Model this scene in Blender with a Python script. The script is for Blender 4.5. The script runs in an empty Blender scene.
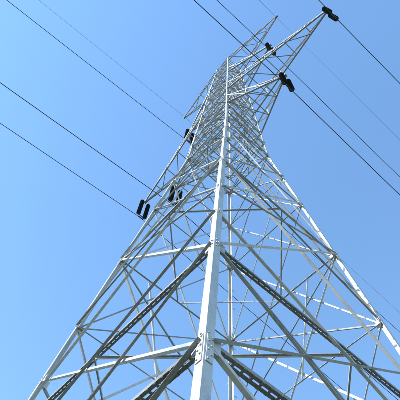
import bpy, bmesh, math, random
from mathutils import Vector as V, Matrix
random.seed(7)
H=40.0; B=3.812; W=1.2065; T=0.6247; ZW=21.93
CX,CY,PSI,PITCH,ROLL,FP=5.6682,-5.1925,2.5228,1.1233,0.1185,518.46
Z1,Z2,Z3=33.56,28.16,24.84
L0,L1,L2,L3=4.88,3.58,6.89,3.65
def hw(z): return B+(W-B)*z/ZW if z<ZW else W+(T-W)*(z-ZW)/(H-ZW)
NRM=[V((1,0,0)),V((0,1,0)),V((-1,0,0)),V((0,-1,0))]
TAN=[V((0,1,0)),V((-1,0,0)),V((0,-1,0)),V((1,0,0))]
class MB:
    def __init__(s): s.v=[]; s.f=[]
    def prism(s,a,b,prof,u,v):
        n=len(prof); o=len(s.v)
        for e in (a,b):
            for p,q in prof: s.v.append(tuple(e+u*p+v*q))
        for i in range(n):
            j=(i+1)%n; s.f.append((o+i,o+j,o+n+j,o+n+i))
        s.f.append(tuple(o+i for i in reversed(range(n)))); s.f.append(tuple(o+n+i for i in range(n)))
    def angle(s,a,b,u,v,w,t):
        d=(b-a).normalized()
        u=(u-d*u.dot(d)).normalized(); v=v-d*v.dot(d); v=(v-u*v.dot(u)).normalized()
        s.prism(a,b,[(0,0),(w,0),(w,t),(t,t),(t,w),(0,w)],u,v)
    def box(s,c,u,v,n,a,b,t):
        s.prism(c-n*t/2,c+n*t/2,[(-a,-b),(a,-b),(a,b),(-a,b)],u,v)
    def bolt(s,c,n,r=0.012,h=0.012):
        u=n.orthogonal().normalized(); v=n.cross(u)
        s.prism(c,c+n*h,[(r*math.cos(k*math.pi/3),r*math.sin(k*math.pi/3)) for k in range(6)],u,v)
    def rod(s,a,b,r,k=8):
        d=(b-a).normalized(); u=d.orthogonal().normalized(); v=d.cross(u)
        s.prism(a,b,[(r*math.cos(i*2*math.pi/k),r*math.sin(i*2*math.pi/k)) for i in range(k)],u,v)
    def obj(s,name,mat,parent=None):
        me=bpy.data.meshes.new(name); me.from_pydata(s.v,[],s.f)
        bm=bmesh.new(); bm.from_mesh(me); bmesh.ops.recalc_face_normals(bm,faces=bm.faces); bm.to_mesh(me); bm.free()
        me.materials.append(mat)
        o=bpy.data.objects.new(name,me); bpy.context.collection.objects.link(o)
        if parent: o.parent=parent
        return o
# ---------- materials
def mat(name):
    m=bpy.data.materials.new(name); m.use_nodes=True
    return m,m.node_tree.nodes,m.node_tree.links,m.node_tree.nodes['Principled BSDF']
def steel(name,c1,c2,metal=0.2,rough=0.55):
    m,N,L,P=mat(name)
    tc=N.new('ShaderNodeTexCoord')
    n1=N.new('ShaderNodeTexNoise'); n1.inputs['Scale'].default_value=1.3; n1.inputs['Detail'].default_value=6
    n2=N.new('ShaderNodeTexVoronoi'); n2.inputs['Scale'].default_value=55
    mp=N.new('ShaderNodeMapping'); mp.inputs['Scale'].default_value=(6,6,0.8)
    n3=N.new('ShaderNodeTexNoise'); n3.inputs['Scale'].default_value=2.0; n3.inputs['Detail'].default_value=8
    L.new(tc.outputs['Object'],n1.inputs['Vector']); L.new(tc.outputs['Object'],n2.inputs['Vector'])
    L.new(tc.outputs['Object'],mp.inputs['Vector']); L.new(mp.outputs[0],n3.inputs['Vector'])
    a=N.new('ShaderNodeMath'); a.operation='MULTIPLY_ADD'; L.new(n3.outputs[0],a.inputs[0]); a.inputs[1].default_value=0.6; L.new(n1.outputs[0],a.inputs[2])
    b=N.new('ShaderNodeMath'); b.operation='MULTIPLY_ADD'; L.new(n2.outputs['Color'],b.inputs[0]); b.inputs[1].default_value=0.25; L.new(a.outputs[0],b.inputs[2])
    r=N.new('ShaderNodeValToRGB'); r.color_ramp.elements[0].position=0.55; r.color_ramp.elements[1].position=1.15
    r.color_ramp.elements[0].color=(*c1,1); r.color_ramp.elements[1].color=(*c2,1)
    L.new(b.outputs[0],r.inputs[0]); L.new(r.outputs[0],P.inputs['Base Color'])
    rr=N.new('ShaderNodeMapRange'); L.new(n1.outputs[0],rr.inputs[0]); rr.inputs[3].default_value=rough-0.1; rr.inputs[4].default_value=rough+0.15
    L.new(rr.outputs[0],P.inputs['Roughness']); P.inputs['Metallic'].default_value=metal
    P.inputs['Specular IOR Level'].default_value=0.3
    bp=N.new('ShaderNodeBump'); bp.inputs['Strength'].default_value=0.12; bp.inputs['Distance'].default_value=0.004
    L.new(n3.outputs[0],bp.inputs['Height']); L.new(bp.outputs[0],P.inputs['Normal'])
    return m
M_ST=steel('galvanised_steel',(0.32,0.32,0.32),(0.56,0.55,0.535))
M_ST2=steel('galvanised_steel_shaded',(0.17,0.17,0.17),(0.33,0.325,0.315))  # darker copy of the steel, shade of the undersides put into its colour
m,N,L,P=mat('dark_porcelain'); M_IN=m
n=N.new('ShaderNodeTexNoise'); n.inputs['Scale'].default_value=9; r=N.new('ShaderNodeValToRGB')
r.color_ramp.elements[0].color=(0.015,0.016,0.02,1); r.color_ramp.elements[1].color=(0.045,0.045,0.05,1)
L.new(n.outputs[0],r.inputs[0]); L.new(r.outputs[0],P.inputs['Base Color']); P.inputs['Roughness'].default_value=0.3
m,N,L,P=mat('weathered_aluminium_cable'); M_W=m
n=N.new('ShaderNodeTexNoise'); n.inputs['Scale'].default_value=3; r=N.new('ShaderNodeValToRGB')
r.color_ramp.elements[0].color=(0.03,0.03,0.033,1); r.color_ramp.elements[1].color=(0.07,0.07,0.075,1)
L.new(n.outputs[0],r.inputs[0]); L.new(r.outputs[0],P.inputs['Base Color']); P.inputs['Roughness'].default_value=0.6; P.inputs['Metallic'].default_value=0.3
m,N,L,P=mat('concrete'); M_C=m
n=N.new('ShaderNodeTexNoise'); n.inputs['Scale'].default_value=4; n.inputs['Detail'].default_value=9; r=N.new('ShaderNodeValToRGB')
r.color_ramp.elements[0].color=(0.2,0.195,0.18,1); r.color_ramp.elements[1].color=(0.36,0.35,0.33,1)
L.new(n.outputs[0],r.inputs[0]); L.new(r.outputs[0],P.inputs['Base Color']); P.inputs['Roughness'].default_value=0.9
m,N,L,P=mat('grass'); M_G=m
tc=N.new('ShaderNodeTexCoord'); n=N.new('ShaderNodeTexNoise'); n.inputs['Scale'].default_value=0.25; n.inputs['Detail'].default_value=12; n.inputs['Roughness'].default_value=0.75
L.new(tc.outputs['Object'],n.inputs['Vector']); r=N.new('ShaderNodeValToRGB')
r.color_ramp.elements[0].position=0.3; r.color_ramp.elements[1].position=0.75
r.color_ramp.elements[0].color=(0.035,0.048,0.02,1); r.color_ramp.elements[1].color=(0.09,0.083,0.05,1)
L.new(n.outputs[0],r.inputs[0]); L.new(r.outputs[0],P.inputs['Base Color']); P.inputs['Roughness'].default_value=0.95
# ---------- tower
tower=bpy.data.objects.new('transmission_tower',None); bpy.context.collection.objects.link(tower)
legs=MB(); br=MB(); red=MB(); arms=MB(); plates=MB(); foot=MB()
LT=0.015
K=0.66
def lw(z): return 0.115 if z<14 else (0.10 if z<ZW else 0.08)
for sx in (1,-1):
    for sy in (1,-1):
        zs=[0,14,ZW,H]
        for a,b in zip(zs[:-1],zs[1:]):
            A=V((sx*hw(a),sy*hw(a),a)); Bp=V((sx*hw(b),sy*hw(b),b))
            legs.angle(A,Bp,V((-sx,0,0)),V((0,-sy,0)),lw(a),LT)
        c=V((sx*B,sy*B,0)); u=V((1,0,0)); v=V((0,1,0))
        foot.prism(c+V((0,0,-0.5)),c+V((0,0,0.35)),[(-.45,-.45),(.45,-.45),(.45,.45),(-.45,.45)],u,v)
        foot.prism(c+V((0,0,0.351)),c+V((0,0,0.5)),[(-.35,-.35),(.35,-.35),(.35,.35),(-.35,.35)],u,v)
def fp(k,s,z,ins=0.060):
    h=hw(z); return NRM[k]*h+TAN[k]*(s*(h-ins))+V((0,0,z))
def fn(k,z):
    dz=0.5; d=fp(k,0,z+dz,0)-fp(k,0,z,0); n=TAN[k].cross(d).normalized()
    return n if n.dot(NRM[k])>0 else -n
def member(mb,k,s1,z1,s2,z2,w,out=False,t=None,off=0.0):
    w=w*K
    n=fn(k,(z1+z2)/2 if abs(z1-ZW)>0.01 else z2)
    t=t or max(0.006,w*0.1)
    a=fp(k,s1,z1); b=fp(k,s2,z2); j=random.uniform(0.001,0.004)
    d=(b-a).normalized(); u=n.cross(d)
    if out: o=n*(j+off); v=n
    else: o=-n*(LT+j+off); v=-n
    if u.z<0: u=-u
    mb.angle(a+o-u*w/2,b+o-u*w/2,u,v,w,t)
def xp(z1,z2,w,mb=None,mb2=None):
    for k in range(4):
        member(mb or br,k,-1,z1,1,z2,w,True); member(mb2 or mb or br,k,1,z1,-1,z2,w,False)
def belt(z,w,mb=None):
    for k in range(4): member(mb or br,k,-1,z,1,z,w,False,off=0.02)
def laced(z,w,gap,step):
    for k in range(4):
        n=NRM[k]; a=fp(k,-1,z)-n*(LT+.012); b=fp(k,1,z)-n*(LT+.012)
        red.angle(a,b,V((0,0,1)),-n,w,0.007)
        a2=a-n*gap+TAN[k]*gap; b2=b-n*gap-TAN[k]*gap
        red.angle(a2,b2,V((0,0,1)),n,w,0.007)
        Ln=(b2-a2).length; m=int(Ln/step); d=(b2-a2)/Ln
        for i in range(m+1):
            c=a2+d*(i*Ln/m)+n*(gap/2)+V((0,0,-.006))
            red.box(c,d,n,V((0,0,1)),0.018,gap/2-.002,0.006)
xp(0.4,5.4,0.08,red,br); xp(5.4,9.4,0.07,red,br); xp(2.6,7.9,0.06,red); xp(7.9,14.0,0.085)
laced(5.4,0.045,0.115,0.12); laced(7.9,0.036,0.085,0.11); belt(14.0,0.08); belt(ZW,0.07)
xp(11.1,14.0,0.055,red); xp(11.1,17.2,0.06,br,red); xp(14.0,19.6,0.06,red,br); xp(17.2,ZW,0.06,br,red); xp(19.6,ZW,0.055,red)
for k in range(4):
    if k in (1,2):
        member(red,k,0,7.9,-1,11.1,0.06); member(red,k,0,7.9,1,11.1,0.06,True)
        member(br,k,-1,11.1,1,11.1,0.055,off=.03)
    member(red,k,0,5.4,-1,7.9,0.055,off=.01); member(red,k,0,5.4,1,7.9,0.055,True,off=.01)
    member(br,k,-1,17.2,1,17.2,0.055,off=.03); member(br,k,-1,19.6,1,19.6,0.05,off=.03)
member(br,1,-.5,14,0,11.1,0.09); member(br,2,.5,14,0,11.1,0.07,True)
def dia(z,w):
    for k in range(4):
        a=fp(k,0,z)-NRM[k]*0.06; b=fp((k+1)%4,0,z)-NRM[(k+1)%4]*0.06
        br.angle(a+V((0,0,-.02)),b+V((0,0,-.02)),V((0,0,-1)),(NRM[k]+NRM[(k+1)%4]),w*K,0.007)
for z in (5.4,7.9,14.0,ZW,Z3,Z2,Z1): dia(z,0.06)
lv=[ZW,23.4,Z3,26.5,Z2,29.9,31.7,Z1,35.1,36.7,38.3,H]
for a,b in zip(lv[:-1],lv[1:]): xp(a,b,0.062,br,red)
for a,b in zip(lv[:-2:2],lv[2::2]): xp(a,b,0.055,red)
for z in lv[1:]: belt(z,0.068)
# gussets + bolts
for k in range(4):
    n=fn(k,5)
    for z,aw,ah in ((2.6,.06,.10),(5.4,.08,.13),(7.9,.08,.14),(9.4,.06,.09),(11.1,.06,.10),(14.0,.08,.16),(17.2,.06,.09),(19.6,.06,.09),(ZW,.08,.13)):
        for s in (-1,1):
            c=fp(k,s,z,0.085)+n*0.001
            up=(fp(k,s,z+.5)-fp(k,s,z)).normalized()
            c2=c-n*(LT+0.010)
            plates.box(c2+TAN[k]*(-s*0.05),TAN[k],up,n,aw,ah,0.008)
            for i in (-2,-1,0,1,2):
                plates.bolt(c+up*(i*ah*0.42)+TAN[k]*((0.02 if i%2 else -0.015)+s*0.03),n)
for k in range(4):
    n=fn(k,5)
    for z0 in (5.0,13.6):
        for s in (-1,1):
            up=(fp(k,s,z0+.5)-fp(k,s,z0)).normalized()
            c=fp(k,s,z0+.25,0.060)+n*0.006
            plates.box(c,TAN[k],up,n,0.040,0.22,0.008)
            for i in range(6):
                plates.bolt(c+up*(-.18+.072*i)+TAN[k]*(0.018*(1 if i%2 else -1))+n*0.004,n)
for i in range(95):
    z=2.6+i*0.4
    if z>39: break
    h=hw(z); c=V((-h,h,z)); d=V((-1,0,0)) if i%2 else V((0,1,0))
    off=V((0,-.06,0)) if i%2 else V((.06,0,0))
    plates.rod(c+off,c+off+d*0.16,0.009,6)
# ---------- crossarms
def arm(z,L,rise,w=0.07,nseg=4):
    for s in (1,-1):
        h=hw(z); h2=hw(z+rise); tip=V((s*L,0,z))
        lo=[V((s*h,y*h,z)) for y in (-1,1)]; hi=[V((s*h2,y*h2,z+rise)) for y in (-1,1)]
        tl=[tip+V((0,y*0.07,0)) for y in (-1,1)]
        sg=1 if rise>0 else -1
        tu=[t+V((0,0,.10*sg)) for t in tl]
        for i,y in enumerate((-1,1)):
            arms.angle(lo[i],tl[i],V((0,-y,0)),V((0,0,sg)),w,0.008)
            arms.angle(hi[i]+V((0,-y*.012,0)),tu[i],V((0,-y,0)),V((0,0,-sg)),w*0.9,0.008)
        P=lambda A,Bq,f:A+(Bq-A)*f
        for q in range(nseg-1):
            f0=q/nseg; f1=(q+1)/nseg
            a=P(lo[0],tl[0],f0); b=P(lo[1],tl[1],f1); c=P(lo[1],tl[1],f0); d=P(lo[0],tl[0],f1)
            arms.angle(a+V((0,0,.012)),b+V((0,0,.012)),V((s,0,0)),V((0,0,1)),0.04,0.006)
            arms.angle(b+V((0,0,.03)),d+V((0,0,.03)),V((s,0,0)),V((0,0,1)),0.04,0.006)
            for i in (0,1):
                y=(-1,1)[i]
                A=P(lo[i],tl[i],f1); Bq=P(hi[i],tu[i],f0); C=P(hi[i],tu[i],f1)
                o1=V((0,-y*.012,0))
                arms.angle(A+o1,Bq+o1,V((s,0,0)),V((0,-y,0)),0.04,0.006)
                arms.angle(A+o1*2,C+o1*2,V((s,0,0)),V((0,-y,0)),0.035,0.006)
        arms.box(tip+V((0,0,0.03)),V((1,0,0)),V((0,0,1)),V((0,1,0)),0.13,0.08,0.15)
arm(Z1,L1,1.55,nseg=3); arm(Z2,L2,1.75,nseg=5); arm(Z3,L3,1.6,nseg=3); arm(H,L0,-1.65,nseg=4,w=0.06)
legs.obj('legs',M_ST,tower); br.obj('bracing',M_ST,tower); red.obj('secondary_bracing',M_ST2,tower)
arms.obj('crossarms',M_ST,tower); plates.obj('gusset_plates_and_bolts',M_ST,tower); foot.obj('concrete_footings',M_C,tower)
# ---------- insulators
def lathe(mb,c,prof,k=18):
    o=len(mb.v); n=len(prof)
    for r,z in prof:
        for i in range(k):
            a=2*math.pi*i/k; mb.v.append((c.x+r*math.cos(a),c.y+r*math.sin(a),c.z+z))
    for j in range(n-1):
        for i in range(k):
            i2=(i+1)%k; mb.f.append((o+j*k+i,o+j*k+i2,o+(j+1)*k+i2,o+(j+1)*k+i))
def insul(tip):
    mb=MB(); ND=9; p=0.178
    for y in (-0.21,0.21):
        c=tip+V((0,y,-0.20))
        mb.rod(tip+V((0,y*.8,-.05)),c,0.015)
        for i in range(ND):
            z=-i*p
            lathe(mb,c,[(0.025,z),(0.035,z-.01),(0.04,z-.055),(0.08,z-.07),(0.116,z-.085),(0.122,z-.093),(0.10,z-.096),(0.06,z-.09),(0.025,z-.095),(0.016,z-p)])
    zb=-0.20-ND*p
    mb.box(tip+V((0,0,zb-.03)),V((0,1,0)),V((0,0,1)),V((1,0,0)),0.25,0.035,0.02)
    mb.rod(tip+V((0,0,zb-.05)),tip+V((0,0,-2.0)),0.02)
    mb.rod(tip+V((0,-.16,-2.03)),tip+V((0,.16,-2.03)),0.035)
    o=mb.obj('insulator_string',M_IN); return o
tips=[]
for z,L in ((Z1,L1),(Z2,L2),(Z3,L3)):
    for s in (1,-1): insul(V((s*L,0,z))); tips.append(V((s*L,0,z-2.03)))
def wire(p,name,r,s1,s2,Ls=300):
    cu=bpy.data.curves.new(name,'CURVE'); cu.dimensions='3D'; cu.bevel_depth=r; cu.bevel_resolution=2
    ys=[-Ls+i*2.5 for i in range(int(2*Ls/2.5)+1)]
    sp=cu.splines.new('POLY'); sp.points.add(len(ys)-1)
    for q,y in zip(sp.points,ys):
        s=s1 if y<0 else s2; a=abs(y); q.co=(p.x,y,p.z-s*a+s*a*a/Ls,1)
    cu.materials.append(M_W); o=bpy.data.objects.new(name,cu); bpy.context.collection.objects.link(o)
for t in tips: wire(t,'power_line',0.016,0.154,0.092)
for s in (1,-1): wire(V((s*L0,0,H-0.02)),'ground_wire',0.0075,0.154,0.092)
# ---------- ground
me=bpy.data.meshes.new('ground'); R=3000; n=64
vs=[(0,0,0)]+[(R*math.cos(i*2*math.pi/n),R*math.sin(i*2*math.pi/n),0) for i in range(n)]
me.from_pydata(vs,[],[(0,1+i,1+(i+1)%n) for i in range(n)]); me.materials.append(M_G)
g=bpy.data.objects.new('ground',me); bpy.context.collection.objects.link(g)
# ---------- sun / sky
SUN_EL=math.radians(37); d=V((-0.22,-0.975,0)).normalized()
dirv=V((d.x*math.cos(SUN_EL),d.y*math.cos(SUN_EL),math.sin(SUN_EL)))
sl=bpy.data.lights.new('sun','SUN'); sl.energy=5.0; sl.angle=math.radians(.5); sl.color=(1,.96,.9)
so=bpy.data.objects.new('sun',sl); bpy.context.collection.objects.link(so); so.rotation_euler=dirv.to_track_quat('Z','Y').to_euler()
w=bpy.data.worlds.new('World'); bpy.context.scene.world=w; w.use_nodes=True; nt=w.node_tree
sk=nt.nodes.new('ShaderNodeTexSky'); sk.sky_type='NISHITA'; sk.sun_disc=False; sk.sun_elevation=SUN_EL
sk.sun_rotation=math.atan2(d.x,d.y); sk.air_density=1.6; sk.dust_density=0.0; sk.ozone_density=1.2
mx=nt.nodes.new('ShaderNodeMix'); mx.data_type='RGBA'; mx.blend_type='MULTIPLY'; mx.inputs[0].default_value=1; mx.inputs[7].default_value=(1.38,1.76,2.12,1)
nt.links.new(sk.outputs[0],mx.inputs[6])
nt.links.new(mx.outputs[2],nt.nodes['Background'].inputs[0]); nt.nodes['Background'].inputs[1].default_value=0.15
# ---------- camera
F=V((math.cos(PSI),math.sin(PSI),0)); Rr=V((math.sin(PSI),-math.cos(PSI),0)); U=V((0,0,1))
fw=F*math.cos(PITCH)+U*math.sin(PITCH); up=-F*math.sin(PITCH)+U*math.cos(PITCH)
c,s=math.cos(ROLL),math.sin(ROLL); r2=Rr*c+up*s; u2=-Rr*s+up*c
cam=bpy.data.cameras.new('camera'); co=bpy.data.objects.new('camera',cam); bpy.context.collection.objects.link(co)
mt=Matrix((r2,u2,-fw)).transposed().to_4x4(); mt.translation=V((CX,CY,1.6)); co.matrix_world=mt
cam.sensor_width=36; cam.lens=36*FP/400; cam.clip_start=0.05; cam.clip_end=8000
sc=bpy.context.scene; sc.camera=co; sc.view_settings.view_transform='Standard'; sc.view_settings.look='None'; sc.view_settings.exposure=0
